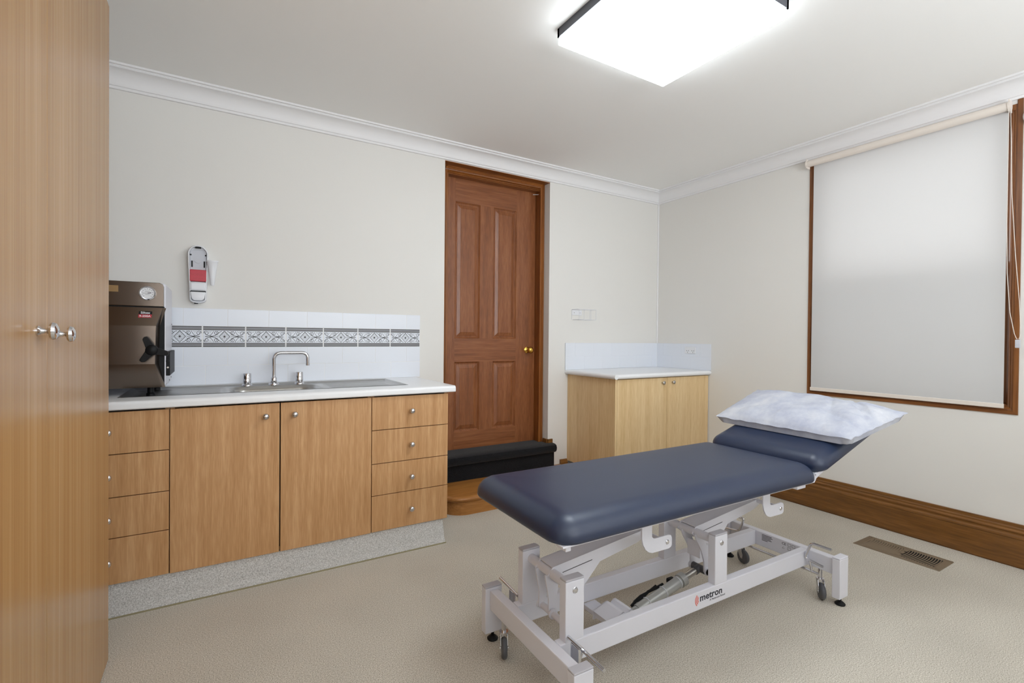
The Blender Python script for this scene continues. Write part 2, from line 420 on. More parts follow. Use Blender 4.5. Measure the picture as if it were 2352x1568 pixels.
MB().box((DX0+.001, AY+.001, 2.329), (DX1-.001, DY+.06, 2.372)).build('door_head', M['arch_h'], dr)
ar = MB(); arp = [(0, 0), (0, .012), (.008, .02), (.016, .014), (.02, .02), (.03, .022), (.036, .016), (.048, .016), (.052, .02), (.062, .02), (.062, 0)]
# right architrave: profile across x from the jamb edge outward
ar.prism(arp, lambda a, b, t: (DX1-.0006-a*.72, AY+.002-b, t), (.3, DT-.004))
ar.prism(arp, lambda a, b, t: (DX0+.0006+a*.72, AY+.002-b, t), (.3, DT-.004))
ar.build('architrave', M['arch'], dr)
ah = MB().prism(arp, lambda a, b, t: (t, AY+.002-b, 2.3335+a*.78), (DX0+.03, DX1-.0442))
ah.build('architrave_head', M['arch_h'], dr)
MB().box((DX0, .0, DT-.004), (DX1, AY, DT-.0005)).build('soffit_board', M['arch_h'], dr)
MB().box((LX0-.01, DY+.0605, .3), (LX1+.01, WT-.004, 2.385)).build('door_backing', M['gap_shade'], dr)
wr = MB().rod((LX1-.03, DY-.004, 2.312), (LX1+.05, AY-.024, 2.306), .0022, n=8)
wr.build('door_contact_wire', M['plastic'], dr)

# ------------------------------------------------------------------ steps below the door
st = thing('carpeted_step', 'black carpeted step below the brown timber door', 'step', (-1.67, -.02, .122))
stp = [(-.036, .122), (-.036, .235), (-.05, .238), (-.064, .246), (-.073, .262), (-.074, .28), (-.066, .296), (-.05, .304), (-.001, .306), (-.001, .122)]
s = MB().prism(stp, lambda a, b, t: (t, a, b), (-2.384, -1.2), smooth=True)
s.box((DX0+.001, -.002, .122), (DX1-.001, .20, .3045))
s.build('carpet_cover', M['carpet_black'], st, 30)
# lower timber platform with a rounded free end
def plat_loop(y0, ins):
    r = .15; x0, x1 = -2.262+ins, -1.05; yf = -.368+ins; pts = [(x1, y0), (x0, y0)]
    for i in range(13):
        t = i/12*PI/2; pts.append((x0+r-r*math.cos(t), yf+r-r*math.sin(t)))
    pts.append((x1, yf)); return pts
pl = thing('timber_platform', 'low honey-brown timber platform with a rounded end under the black step', 'step', (-1.67, -.18, 0))
LL = []
for ins, z in [(.012, 0), (.012, .082), (.007, .086), (.002, .09), (-.004, .096), (-.006, .105), (-.003, .114), (.004, .1195), (.012, .1215)]:
    LL.append([(x, y, z) for x, y in plat_loop(-.002, ins)])
MB().loops(LL).build('tread_and_riser', M['platform'], pl, 30)

# ------------------------------------------------------------------ window with sashes behind the blind
wn = sx('window_1', (0, -1.87, .8))
fprof = [(0, .0002), (0, .006), (.019, .006), (.0205, .0), (.024, -.002), (.030, -.001), (.035, -.008), (.041, -.006), (.049, -.016), (.049, -.03), (.0225, -.03), (.0225, .0002)]
OY0, OY1, OZ0 = -2.3925, -1.354, .774
fo = MB()   # mitred at the bottom corners
fo.prism(fprof, lambda a, b, t: (-b, OY0+a, OZ0+a if t == 0 else 2.3885), (0, 1)); fo.prism(fprof, lambda a, b, t: (-b, OY1-a, OZ0+a if t == 0 else 2.3885), (0, 1))
fo.build('casing', M['win'], wn)
MB().prism(fprof, lambda a, b, t: (-b, OY0+a if t == 0 else OY1-a, OZ0+a), (0, 1)).build('sill_casing', M['win_h'], wn)
jb = MB()
jb.box((.0305, WY0, WZ0+.03), (.14, WY0+.03, WZ1-.03)); jb.box((.0305, WY1-.03, WZ0+.03), (.14, WY1, WZ1-.03)); jb.box((.0305, WY0, WZ0), (.14, WY1, WZ0+.03)); jb.box((.0005, WY0, WZ1-.03), (.14, WY1, WZ1))
jb.build('window_jamb', M['win'], wn)
us = MB(); ls = MB()
MZ = 1.545
def sash(mb, x0, x1, z0, z1):
    y0, y1 = WY0+.03, WY1-.03
    mb.box((x0, y0, z0), (x1, y0+.045, z1), .003); mb.box((x0, y1-.045, z0), (x1, y1, z1), .003)
    mb.box((x0+.0005, y0+.0455, z0), (x1-.0005, y1-.0455, z0+.05)); mb.box((x0+.0005, y0+.0455, z1-.045), (x1-.0005, y1-.0455, z1))
sash(us, .085, .12, MZ-.02, WZ1-.03); sash(ls, .045, .08, WZ0+.03, MZ+.03)
us.build('upper_sash', M['win'], wn); ls.build('lower_sash', M['win'], wn)
MB().box((.10, WY0+.05, MZ), (.104, WY1-.05, WZ1-.05)).build('upper_pane', M['glass'], wn)
MB().box((.06, WY0+.05, WZ0+.05), (.064, WY1-.05, MZ)).build('lower_pane', M['glass'], wn)
MB().box((.128, WY0+.03, WZ0+.03), (.129, WY1-.03, MZ+.02)).build('insect_screen', M['screen'], wn)

bl = thing('roller_blind', 'cream roller blind drawn down over the window', 'blind', (-.045, -1.87, 2.35))
BX = -.045
MB().rod((BX, -1.362, 2.353), (BX, -2.348, 2.353), .0225, n=32).build('roller', M['cream'], bl)
fab = MB()
fz = [(BX+.0215, 2.350), (BX+.0212, 2.335), (BX+.0208, 2.3), (BX+.0205, .84), (BX+.0205, .826)]
fab.prism([(x, z) for x, z in fz] + [(x+.0008, z) for x, z in fz[::-1]], lambda a, b, t: (a, t, b), (-2.343, -1.389))
fab.build('fabric', M['blind'], bl)
MB().prism([(-.004, -.0095), (-.002, -.0115), (.002, -.0115), (.002, .0115), (-.002, .0115), (-.004, .0095)], lambda a, b, t: (BX+.0185+a, t, .8155+b), (-2.3455, -1.3865)).build('bottom_bar', M['cream'], bl)
for y0, y1 in ((-1.362, -1.354), (-2.356, -2.348)):
    k = MB().rod((BX, y0, 2.353), (BX, y1, 2.353), .026, n=28); k.box((BX-.017, y0+.0015, 2.323), (-.018, y1-.0015, 2.383))
    k.build('bracket', M['cream'], bl)
ch = MB()
def chain(pts):
    ch.tube(pts, .0013, n=6)
cp = [(BX-.012, -2.3515, 2.34), (BX-.012, -2.3515, 1.75), (BX-.012, -2.356, 1.5), (BX-.012, -2.368, 1.3), (BX-.012, -2.386, 1.19), (BX-.012, -2.394, 1.165), (BX-.012, -2.404, 1.165), (BX-.012, -2.409, 1.19), (BX-.012, -2.402, 1.35), (BX-.012, -2.384, 1.6), (BX-.012, -2.368, 1.9), (BX-.012, -2.358, 2.34)]
chain(cp)
for a, b in zip(cp, cp[1:]):
    a, b = Vector(a), Vector(b); n = max(1, int((b-a).length/.006))
    for i in range(n):
        p = a+(b-a)*i/n; ch.lathe([(0, -.0022), (.0019, -.001), (.0019, .001), (0, .0022)], p, n=6)
ch.build('bead_chain', M['cream'], bl)
cw = MB().box((BX-.016, -2.409, 1.118), (BX-.008, -2.389, 1.16), .003); cw.rod((BX-.017, -2.399, 1.13), (BX-.007, -2.399, 1.13), .005, n=12)
cw.build('chain_weight', M['plastic_d'], bl)

sd = MB().lathe([(.05, 0), (.05, .012), (.047, .026), (.036, .038), (.018, .044), (0, .045)], (-.0005, -2.4425, 2.288), (-1, 0, 0))
sd = sd.build('wall_sensor', M['plastic']); tag(sd, 'round white fitting on the wall right of the window, cut by the picture edge', 'sensor')

# ------------------------------------------------------------------ ceiling light
cl = thing('ceiling_light', 'square ceiling light with a glowing prismatic diffuser and dark rim', 'ceiling light', (-1.912, -1.765, H))
c0, c1, d0, d1 = -2.243, -1.582, -2.082, -1.45
fr_ = MB()
fr_.box((c0, d0, 2.452), (c0+.012, d1, H)); fr_.box((c1-.012, d0, 2.452), (c1, d1, H)); fr_.box((c0, d0, 2.452), (c1, d0+.012, H)); fr_.box((c0, d1-.012, 2.452), (c1, d1, H))
fr_.build('rim', M['darkgrey'], cl)
MB().box((c0+.003, d0+.003, 2.418), (c1-.003, d1-.003, 2.4525), .004).build('diffuser', M['diffuser'], cl)

# ------------------------------------------------------------------ wardrobe at the left
WX = -3.8275
wd = thing('wardrobe', 'tall beech laminate wardrobe at the left with two chrome mushroom knobs', 'wardrobe', (-4.14, -1.7, 0))
MB().box((XL+.005, -2.425, .002), (WX-.02, -.9885, 2.286), .001).box((WX-.0198, -1.72, .01), (WX-.0185, -1.69, 2.28), mi=1).build('body', [M['lam_tall'], M['gap_shade']], wd)  # dark strip paints the shade in the seam between the doors
def mushroom(x, y, z):
    return MB().lathe([(.011, 0), (.011, .003), (.0075, .006), (.0052, .010), (.0052, .016), (.008, .019), (.0165, .0215), (.019, .0255), (.0165, .031), (.009, .0345), (0, .0355)], (x, y, z), (1, 0, 0))
for y0, y1, ky, kz in ((-2.425, -1.7045, -1.775, 1.154), (-1.7025, -.9885, -1.6335, 1.1475)):
    d = MB().box((WX-.018, y0, .006), (WX, y1, 2.284), .0012).build('door', M['lam_tall'], wd)
    mushroom(WX, ky, kz).build('knob', M['chrome'], d)

# ------------------------------------------------------------------ sink cabinets
CY = -.639
def knob(x, y, z):
    return MB().lathe([(.0075, 0), (.0065, .002), (.005, .006), (.0055, .010), (.010, .0125), (.0138, .018), (.0148, .024), (.0128, .030), (.008, .0335), (0, .035)], (x, y, z), (0, -1, 0), n=24)
def carcass(mb, x0, x1, z0=.124, z1=.832):
    mb.box((x0, CY+.0195, z0), (x0+.016, -.012, z1)); mb.box((x1-.016, CY+.0195, z0), (x1, -.012, z1)); mb.box((x0+.016, CY+.0195, z0), (x1-.016, -.012, z0+.016)); mb.box((x0+.016, -.03, z0+.016), (x1-.016, -.012, z1))
def drawer_unit(name, label, x0, x1, kx):
    t = thing(name, label, 'drawer unit', ((x0+x1)/2, -.32, .12), group='cabinet units under the sink worktop')
    c = MB(); carcass(c, x0, x1); c.box((x0+.016, CY+.021, .14), (x1-.016, CY+.03, .83), mi=1)  # dark sheet paints the shade behind the drawer fronts
    c.build('body', [M['lam'], M['gap_shade']], t)
    zc = [.1225, .3125, .4795, .6555, .8305]
    for a, b, kz in zip(zc, zc[1:], (.2185, .393, .567, .748)):
        d = MB().box((x0+.001, CY, a+.0018), (x1-.001, CY+.018, b-.0018), .0012).build('drawer', M['lam'], t)
        knob(kx, CY, kz).build('knob', M['chrome'], d)
    return t
drawer_unit('drawer_unit', 'bank of four beech drawers at the door end of the sink worktop', -2.8155, -2.387, -2.604)
drawer_unit('drawer_unit', 'bank of four beech drawers beside the tall wardrobe, knobs half hidden', -4.08, -3.678, -3.881)
sc = thing('sink_cabinet', 'two-door beech cupboard below the steel sink between the drawer banks', 'cupboard', (-3.25, -.32, .12), group='cabinet units under the sink worktop')
c = MB(); carcass(c, -3.676, -2.8175); c.box((-3.255, CY+.021, .14), (-3.24, CY+.03, .83), mi=1); c.build('body', [M['lam'], M['gap_shade']], sc)  # dark strip paints shade where the two cupboard doors meet
for x0, x1, kx, kz in ((-3.6755, -3.2505, -3.3105, .771), (-3.2455, -2.818, -3.1865, .772)):
    d = MB().box((x0, CY, .1225), (x1, CY+.018, .8287), .0015).build('door', M['lam'], sc); knob(kx, CY, kz).build('knob', M['chrome'], d)
p = MB().prism([(-.672, 0), (-.655, .03), (-.634, .1), (-.632, .122), (-.02, .122), (-.02, 0)], lambda a, b, t: (t, a, b), (-4.08, -2.412), smooth=False)
p.box((-4.08, -.679, 0), (-2.41, -.671, .004), mi=1)
p = p.build('carpeted_plinth', [M['carpet_grey'], plain('plinth_seam', (150, 142, 112), .9)]); tag(p, 'grey carpet covered plinth under the sink cabinets', 'plinth')

# worktop with the cut-out for the sink
WTZ = .873
SX0, SX1, SY0, SY1 = -3.872, -2.572, -.503, -.062
wt = MB()
wp = [(SY0, .838), (SY0, WTZ), (-.645, WTZ)]
for i in range(1, 7):
    t = i/6*PI/2; wp.append((-.645-.015*math.sin(t), WTZ-.015+.015*math.cos(t)))
wp += [(-.66, .842), (-.656, .838)]
wt.prism(wp, lambda a, b, t: (t, a, b), (XL+.002, -2.35), smooth=True)
wt.box((XL+.002, SY1, .838), (-2.35, -.011, WTZ)); wt.box((XL+.002, SY0, .838), (SX0, SY1, WTZ)); wt.box((SX1, SY0, .838), (-2.35, SY1, WTZ))
wt = wt.build('worktop', M['worktop'], None, 30); tag(wt, 'long white laminate worktop around the steel sink', 'worktop')

def sstep(a, b, x):
    t = max(0, min(1, (x-a)/(b-a))); return t*t*(3-2*t)
def rrect(x, y, cx, cy, hx, hy, r):
    qx, qy = abs(x-cx)-hx+r, abs(y-cy)-hy+r
    return math.hypot(max(qx, 0), max(qy, 0)) + min(max(qx, qy), 0) - r
def sink_h(u, v):
    x = SX0+.001+(SX1-SX0-.002)*u; y = SY0+.001+(SY1-SY0-.002)*v
    z = WTZ+.0015
    d = rrect(x, y, (SX0+SX1)/2, (SY0+SY1)/2, (SX1-SX0)/2, (SY1-SY0)/2, .02)
    z -= .009*sstep(-.008, -.016, d)
    for cx, hx in ((-3.655, .185), (-2.79, .188)):
        e = rrect(x, y, cx, -.30, hx, .165, .03)
        z -= .005*sstep(.004, -.008, e)
        if e < -.02: z += .0016*math.sin((y)*2*PI/.028)
    e = rrect(x, y, -3.232, -.305, .208, .168, .075)
    z -= .012*sstep(.012, -.004, e) + .135*sstep(-.004, -.05, e)
    return (x, y, z)
sk_ = thing('sink', 'stainless steel sink with a drainer on each side set in the white worktop', 'sink', (-3.22, -.28, .86))
MB().grid(190, 76, sink_h).build('bowl_and_drainers', M['steel'], sk_, 60)
MB().lathe([(.028, 0), (.028, .003), (.02, .0035), (.016, .001), (0, .001)], (-3.232, -.305, .7272)).build('drain_strainer', M['chrome'], sk_)

tp = thing('sink_tap_set', 'chrome mixer tap with square-arched spout and two cylinder handles behind the sink', 'tap', (-3.228, -.1, .8655))
TZ = .8655
s = MB()
s.lathe([(.029, 0), (.029, .004), (.026, .009), (.016, .011), (.0165, .012), (.0155, .04), (.0125, .044), (.0105, .046), (.0105, .05)], (-3.228, -.1, TZ))
s.tube([(-3.228, -.1, TZ+.04), (-3.228, -.1, 1.048), (-3.05, -.108, 1.048), (-3.05, -.108, .975)], .0098, fillet=.042, n=16, fs=10)
s.lathe([(.0098, 0), (.011, 0), (.011, .012), (.0098, .012)], (-3.05, -.108, .973))
s.build('spout', M['chrome'], tp)
for x in (-3.362, -3.094):
    h = MB().lathe([(.027, 0), (.027, .004), (.024, .009), (.019, .012), (.019, .02), (.0215, .022), (.0205, .067), (.018, .0705), (0, .071)], (x, -.1, TZ))
    h.build('tap_handle', M['chrome'], tp)

# ------------------------------------------------------------------ tiled splashback
tl = thing('tiled_splashback', 'white tiled splashback with a patterned border strip behind the sink', 'splashback', (-3.3, 0, 1.08))
g = MB().box((-4.44, -.0098, .8735), (-2.3232, -.0005, 1.291)); g.build('grout_bed', M['grout'], tl)
tiles = MB()
def row(z0, z1, xstart, pitch):
    x = xstart
    while x < -2.34:
        a, b_ = max(x, -4.44), min(x+pitch-.0022, -2.3225)
        if b_ > -4.44 and b_-a > .01: tiles.box((a, -.0105, z0), (b_, -.001, z1), .0006, seg=1)
        x += pitch
P = .2073
row(1.1965, 1.2918, -3.662-4*P+.0011, P); tiles.build('plain_tiles', M['tile'], tl); tiles = MB()
row(.9785, 1.0795, -3.662-4*P+.0011, P); row(.8745, .9765, -3.5597-5*P+.0011, P)
tiles.build('plain_tiles', M['tile'], tl)
def border_tile(x0, x1):
    t = MB(); z0, z1 = 1.0815, 1.1945; y = -.0112
    t.box((x0, y, z0), (x1, -.001, z1), .0012)
    cx, cz = (x0+x1)/2, (z0+z1)/2; F = FYo(y-.0004)
    W_ = (x1-x0)/2
    def lines(pts, w, mi=1): t.ribbon([(cx+a, cz+b) for a, b in pts], w*1.25, F, 0, mi)
    for s in (-1, 1):
        lines([(-W_, s*.0535), (W_, s*.0535)], .0048, 1); lines([(-W_, s*.0465), (W_, s*.0465)], .0042, 2); lines([(-W_, s*.0395), (W_, s*.0395)], .0062, 2); lines([(-W_, s*.0352), (W_, s*.0352)], .0012, 1)
    dm = [(0, .031), (.026, 0), (0, -.031), (-.026, 0), (0, .031)]
    lines(dm, .0028); lines([(a*.74, b*.74) for a, b in dm], .0012, 2)
    lines([(-.012, 0), (.012, 0)], .0014); lines([(0, -.014), (0, .014)], .0014)
    for sx_, sz in ((1, 1), (1, -1), (-1, 1), (-1, -1)):
        lines([(sx_*.003, sz*.003), (sx_*.009, sz*.011)], .0011)
    t.lathe([(.0048, 0), (.0048, .0003), (0, .0004)], F(cx, cz, 0), (0, -1, 0), n=12, mi=1)
    def spiral(cx_, cz_, r0, turns, a0, sgn):
        return [(cx_+r0*(1-.75*i/22)*math.cos(a0+sgn*turns*2*PI*i/22), cz_+r0*(1-.75*i/22)*math.sin(a0+sgn*turns*2*PI*i/22)) for i in range(23)]
    for sx_ in (-1, 1):
        for sz in (-1, 1):
            m = lambda pts: [(sx_*a, sz*b) for a, b in pts]
            lines(m(spiral(.040, .019, .0115, 1.3, PI, -1)), .0019)
            lines(m(spiral(.086, .018, .0125, 1.3, 0, 1)), .0019)
            lines(m([(.012, .030), (.022, .026), (.030, .017), (.042, .007), (.058, .002), (.070, 0)]), .0021)
            lines(m([(.052, .031), (.056, .022), (.064, .010), (.076, .003), (.092, 0)]), .0017)
            lines(m([(.098, .030), (.094, .020), (.086, .010), (.074, .004)]), .0017)
            lines(m([(.030, .032), (.034, .026), (.044, .031)]), .0013, 2)
            lines(m([(.062, .030), (.068, .024), (.076, .028)]), .0013, 2)
            lines(m([(.028, .006), (.036, .010), (.046, .009)]), .0012, 2)
        lines([(sx_*.030, 0), (sx_*.066, 0)], .0016)
        lines([(sx_*.060, 0), (sx_*.066, .005), (sx_*.074, 0), (sx_*.066, -.005), (sx_*.060, 0)], .0022)
    return t
bx = [-4.4, -4.194, -3.987, -3.7803, -3.5744, -3.3662, -3.1571, -2.9463, -2.738, -2.5289, -2.3225]
for a, b_ in zip(bx, bx[1:]):
    border_tile(a+.0034, b_-.0034).build('border_tile', [M['tile'], M['ink'], M['ink_grey']], tl)

# ------------------------------------------------------------------ soap dispenser
sp = thing('soap_dispenser', 'white wall soap dispenser with a red label and open top above the splashback', 'soap dispenser', (-3.597, 0, 1.32))
cx = -3.594
def capsule(hw, z0, z1, r_top, r_bot, ins=0):
    pts = []
    for i in range(13):
        t = i/12*PI; pts.append((cx-(hw-ins)*math.cos(t)*-1, z1-r_top+(r_top-ins)*math.sin(t)))
    for i in range(13):
        t = i/12*PI; pts.append((cx-(hw*.8-ins)*math.cos(t), z0+r_bot-(r_bot-ins)*math.sin(t)))
    return pts
bd = MB()
o2 = capsule(.048, 1.318, 1.63, .05, .02)
L = [[FY(a, b, .0005) for a, b in o2], [FY(a, b, .045) for a, b in o2], [FY(a, b, .05) for a, b in capsule(.048, 1.318, 1.63, .05, .02, .003)]]
ii = capsule(.048, 1.318, 1.63, .05, .02, .007)
L += [[FY(a, b, .05) for a, b in ii], [FY(a, b, .03) for a, b in ii]]
bd.loops(L, smooth=True)
bd.build('housing', M['plastic'], sp, 35)
rc = MB()
rc.box((cx-.038, -.036, 1.487), (cx+.038, -.03, 1.606), .004, mi=0)
for s in (-1, 1):
    rc.box((cx+s*.028-.0035, -.0375, 1.512), (cx+s*.028+.0035, -.035, 1.546), .0008, mi=1)
    rc.lathe([(.0042, 0), (.0042, .003), (0, .003)], (cx+s*.034, -.0358, 1.578), (0, -1, 0), n=10, mi=1)
rc.box((cx-.014, -.05, 1.612), (cx+.014, -.045, 1.622), .001, mi=1)
rc.rod((cx, -.03, 1.552), (cx, -.040, 1.552), .018, n=20, mi=0)
rc.build('bottle_recess', [M['plastic_d'], M['black']], sp)
rl = MB().box((cx-.038, -.0525, 1.435), (cx+.038, -.03, 1.498), .004, mi=0)
rl.text('SONIC', .02, lambda a, b, d: (cx+a*1.1, -.0525-d, 1.465+b), .0001, mi=1, align='CENTER')
for k, (a0, a1) in enumerate(((-.022, -.004), (.0, .012), (.016, .024))): rl.ribbon([(cx+a0, 1.451), (cx+a1, 1.452)], .0022, lambda a, b, d: (a, -.0529-d, b), 0, 1)
rl = rl.build('red_label', [M['red'], M['lettergrey']], sp)
rl['label'] = 'red label plate'
lo = MB().box((cx-.039, -.056, 1.382), (cx+.039, -.03, 1.433), .012, seg=4); lo.build('lower_cover', M['plastic'], sp)
pb = MB().prism([(cx-.036, 1.379), (cx+.036, 1.379), (cx+.028, 1.34), (cx+.018, 1.331), (cx-.018, 1.331), (cx-.028, 1.34)], lambda a, b, t: (a, t, b), (-.06, -.02), bevel=.005, smooth=True); pb.box((cx-.036, -.0575, 1.377), (cx+.036, -.03, 1.3825), .001, mi=1); pb.box((cx-.018, -.04, 1.314), (cx+.0, -.03, 1.324), .002, mi=1)
pb.build('push_bar', [M['plastic'], M['black']], sp)
lv = MB(); 
lv.loops([[(cx+.066+a*sc_*1.3, -.06+b_*sc_*1.3, z) for a, b_ in [(.02*math.cos(k*PI/8), .014*math.sin(k*PI/8)) for k in range(16)]] for z, sc_ in [(1.416, .28), (1.42, .38), (1.46, .55), (1.51, .78), (1.54, 1.0), (1.545, 1.12), (1.55, 1.05)]])
lv.box((cx+.04, -.055, 1.53), (cx+.056, -.045, 1.548), .003)
lv.build('elbow_lever', M['plastic'], sp)

# ------------------------------------------------------------------ autoclave
ac = thing('autoclave', 'stainless steel autoclave with dial gauge and black three-arm handle beside the wardrobe', 'autoclave', (-3.94, -.24, WTZ))
AX0, AX1, AZ0, AZ1, AYF, AYB = -4.16, -3.708, .905, 1.3835, -.43, -.06
MB().box((AX0, AYF+.012, AZ0), (AX1, AYB, AZ1), .012, seg=3).build('casing', M['white_metal'], ac)
t_ = MB(); 
tp_ = [(AX0+.004, 1.274), (AX1-.006, 1.274), (AX1-.006, AZ1-.018), (AX1-.011, AZ1-.006), (AX1-.022, AZ1-.001), (AX0+.016, AZ1-.001), (AX0+.004, AZ1-.016)]
t_.prism(tp_, lambda a, b, t: (a, t, b), (AYF-.012, AYF+.014), bevel=.002)
fp = t_.build('front_panel', M['steel_dark'], ac)
gp = MB().box((AX0+.006, AYF-.004, AZ0+.004), (AX1-.004, AYF+.014, 1.274)); gp.build('door_gap', M['black'], ac)
dl = MB()
rows = [(1.2685, -3.717, -.440), (1.186, -3.741, -.462), (1.0145, -3.744, -.468), (.9065, -3.7195, -.440)]
Lf = [[(AX0+.006+(-3.717-xr)*.0, y, z), (xr, y, z), (xr+.012, AYF-.004, z), (AX0+.006, AYF-.004, z)] for z, xr, y in rows]
dl.loops(Lf, smooth=False)
dl.build('door', M['steel_dark'], ac)
ga = MB(); gx, gz, gy = -3.773, 1.333, AYF-.012
ga.lathe([(.0295, 0), (.031, .004), (.031, .010), (.0275, .013), (.0255, .011), (.0255, .0085), (0, .0085)], (gx, gy, gz), (0, -1, 0), n=36)
g0 = ga.build('gauge', M['chrome'], ac)
dd = MB().lathe([(.0253, 0), (.0253, .0006), (0, .0006)], (gx, gy-.0086, gz), (0, -1, 0), n=32)
F = FYo(gy-.0094)
for k in range(11):
    a = math.radians(225-27*k); dd.ribbon([(gx+.0175*math.cos(a), gz+.0175*math.sin(a)), (gx+.021*math.cos(a), gz+.021*math.sin(a))], .0016, F, 0, 1)
dd.ribbon([(gx-.017, gz-.001), (gx+.001, gz)], .0012, F, .0003, 1); dd.ribbon([(gx+.001, gz), (gx+.014, gz+.002)], .0032, F, .0003, 1)
dd.ribbon([(gx-.009, gz+.008), (gx+.009, gz+.008)], .001, F, 0, 1); dd.ribbon([(gx-.008, gz-.007), (gx+.008, gz-.007)], .001, F, 0, 1)
dd.build('dial_face', [M['plastic'], M['dialink']], g0)
lb = MB(); ly = -.4472; lx0, lx1 = -3.805, -3.756; Fl = FYo(ly)
def lface(a, b, d):  # follows the slight slope of the door panel
    return (a, -.440-(1.2685-b)*.2667-d, b)
lb.face([lface(-3.805, 1.237, .0006), lface(-3.757, 1.237, .0006), lface(-3.756, 1.251, .0006), lface(-3.804, 1.251, .0006)], 0)
lb.face([lface(-3.806, 1.2225, .0006), lface(-3.758, 1.2225, .0006), lface(-3.757, 1.237, .0006), lface(-3.805, 1.237, .0006)], 1)
lb.text('Siltex', .0135, lambda a, b, d: lface(-3.7805+a*1.15, 1.2402+b, d), .001, 2, 'CENTER', offset=.0003)
lb.text('9-250A', .0125, lambda a, b, d: lface(-3.782+a*1.1, 1.2255+b, d), .001, 2, 'CENTER', offset=.0003)
lb = lb.build('maker_label', [M['black'], M['red'], M['plastic']], ac); lb['label'] = 'black and red sticker with white lettering'
MB().box((-3.925, AYF-.0128, 1.334), (-3.877, AYF-.0118, 1.362)).build('tan_label', M['tan'], ac)
hx, hz, hy = -3.752, 1.078, -.465
hd = MB().lathe([(.012, 0), (.012, .02), (.023, .024), (.023, .046), (.018, .052), (0, .054)], (hx, hy, hz), (0, -1, 0))
for a in (112, -18, 232):
    a = math.radians(a); u = Vector((math.cos(a), 0, math.sin(a))); n_ = Vector((-u.z, 0, u.x)); c = Vector((hx, hy-.034, hz))
    pts = [c+u*.01+n_*.017, c+u*.056+n_*.013, c+u*.064+n_*.004, c+u*.062-n_*.008, c+u*.01-n_*.017]
    tb = [(p.x, p.z) for p in pts]
    hd.prism(tb, lambda a_, b_, t: (a_, t, b_), (hy-.044, hy-.026), bevel=.002)
hd.build('locking_handle', M['black'], ac, 50)
sw = MB().box((AX1-.001, -.40, .9555), (AX1+.0155, -.12, 1.068), .003); sw.rod((AX1+.006, -.401, 1.024), (AX1+.006, -.407, 1.024), .0065, n=16); sw.lathe([(.004, 0), (.004, .002), (0, .003)], (AX1+.007, -.400, .994), (0, -1, 0), n=14, mi=1)
sw.build('switch_plate', [M['black'], M['cream']], ac)
for y, z in ((-.12, .93), (-.22, .922), (-.09, 1.2)): MB().lathe([(.004, 0), (.004, .002), (0, .0022)], (AX1-.0005, y, z), (1, 0, 0), n=10).build('screw', M['black'], ac)
for x in (AX0+.05, AX1-.06):
    for y in (-.37, -.12):
        z0 = WTZ+.0002 if x < -3.87 else WTZ-.0075 if y > -.13 else WTZ-.0115
        MB().lathe([(.017, 0), (.017, .012), (.013, .016), (.013, AZ0-z0+.002)], (x, y, z0)).build('foot', M['black'], ac)

# ------------------------------------------------------------------ corner cabinet, its worktop, splashback, outlet
kc = thing('corner_cabinet', 'two-door bamboo-look cabinet standing in the room corner', 'cabinet', (-.53, -.28, 0))
KX0, KY0 = -1.045, -.562
kb_ = MB(); kb_.box((KX0, KY0+.0005, .143), (KX0+.018, -.002, .8495), .001); kb_.box((KX0+.018, KY0+.02, .143), (-.004, -.004, .16)); kb_.box((KX0+.018, KY0+.02, .16), (-.004, -.02, .846)); kb_.box((KX0+.04, KY0+.07, .0), (-.032, -.03, .143), mi=1)
kb_.build('body', [M['lam_light'], M['skirt_b']], kc)
for x0, x1, kx in ((KX0+.019, -.5045, -.5575), (-.5015, -.006, -.444)):
    d = MB().box((x0, KY0-.001, .143), (x1, KY0+.018, .846), .0012).build('door', M['lam_light'], kc)
    MB().lathe([(.006, 0), (.005, .003), (.0048, .012), (.009, .016), (.0135, .0185), (.0138, .022), (.010, .0255), (0, .0265)], (kx, KY0-.001, .808), (0, -1, 0)).build('knob', M['steel'], d)
cw_ = MB(); r = .0175; zt = .886
prof = [(0, zt-.035), (0, zt), (.0, zt)]
cw_.box((-1.058, -.571, zt-.035), (-.002, -.0085, zt))
cw_.rod((-1.075+.0175, -.571, zt-r), (-.0015, -.571, zt-r), r, n=28); cw_.rod((-1.058, -.0015, zt-r), (-1.058, -.588, zt-r), r, n=28)
cw_ = cw_.build('corner_worktop', M['worktop'], None, 30); tag(cw_, 'white bullnose worktop on the corner cabinet', 'worktop')
ks = thing('corner_splashback', 'two rows of plain white tiles above the corner worktop', 'splashback', (-.02, -.02, .886))
g = MB().box((-1.0725, -.0078, zt+.0005), (-.001, -.0005, 1.105)); g.box((-.0078, -.5825, zt+.0005), (-.0005, -.0079, 1.105)); g.build('grout_bed', M['tile'], ks)
kt = MB(); kt2 = MB()
for z0, z1 in ((zt+.001, .9945), (.9962, 1.106)):
    sh = 0 if z0 < .9 else .1
    x = -1.074-sh
    while x < -.02:
        a, b_ = max(x, -1.074), min(x+.1985, -.009)
        if b_-a > .01: kt.box((a, -.0085, z0), (b_, -.001, z1), .0006, seg=1)
        x += .2
    y = -.584-sh
    while y < -.02 and kt2 is not None:
        a, b_ = max(y, -.584), min(y+.1985, -.009)
        if b_-a > .01: kt2.box((-.0085, a, z0), (-.001, b_, z1), .0006, seg=1)
        y += .2
kt.build('plain_tiles', M['tile'], ks); kt2.build('plain_tiles', M['tile'], ks)
ou = thing('power_outlet', 'double power outlet on the tiles above the corner worktop', 'power outlet', (-.0085, -.385, 1.05))
MB().box((-.0165, -.442, 1.022), (-.0087, -.328, 1.080), .003).build('plate', M['plastic'], ou)
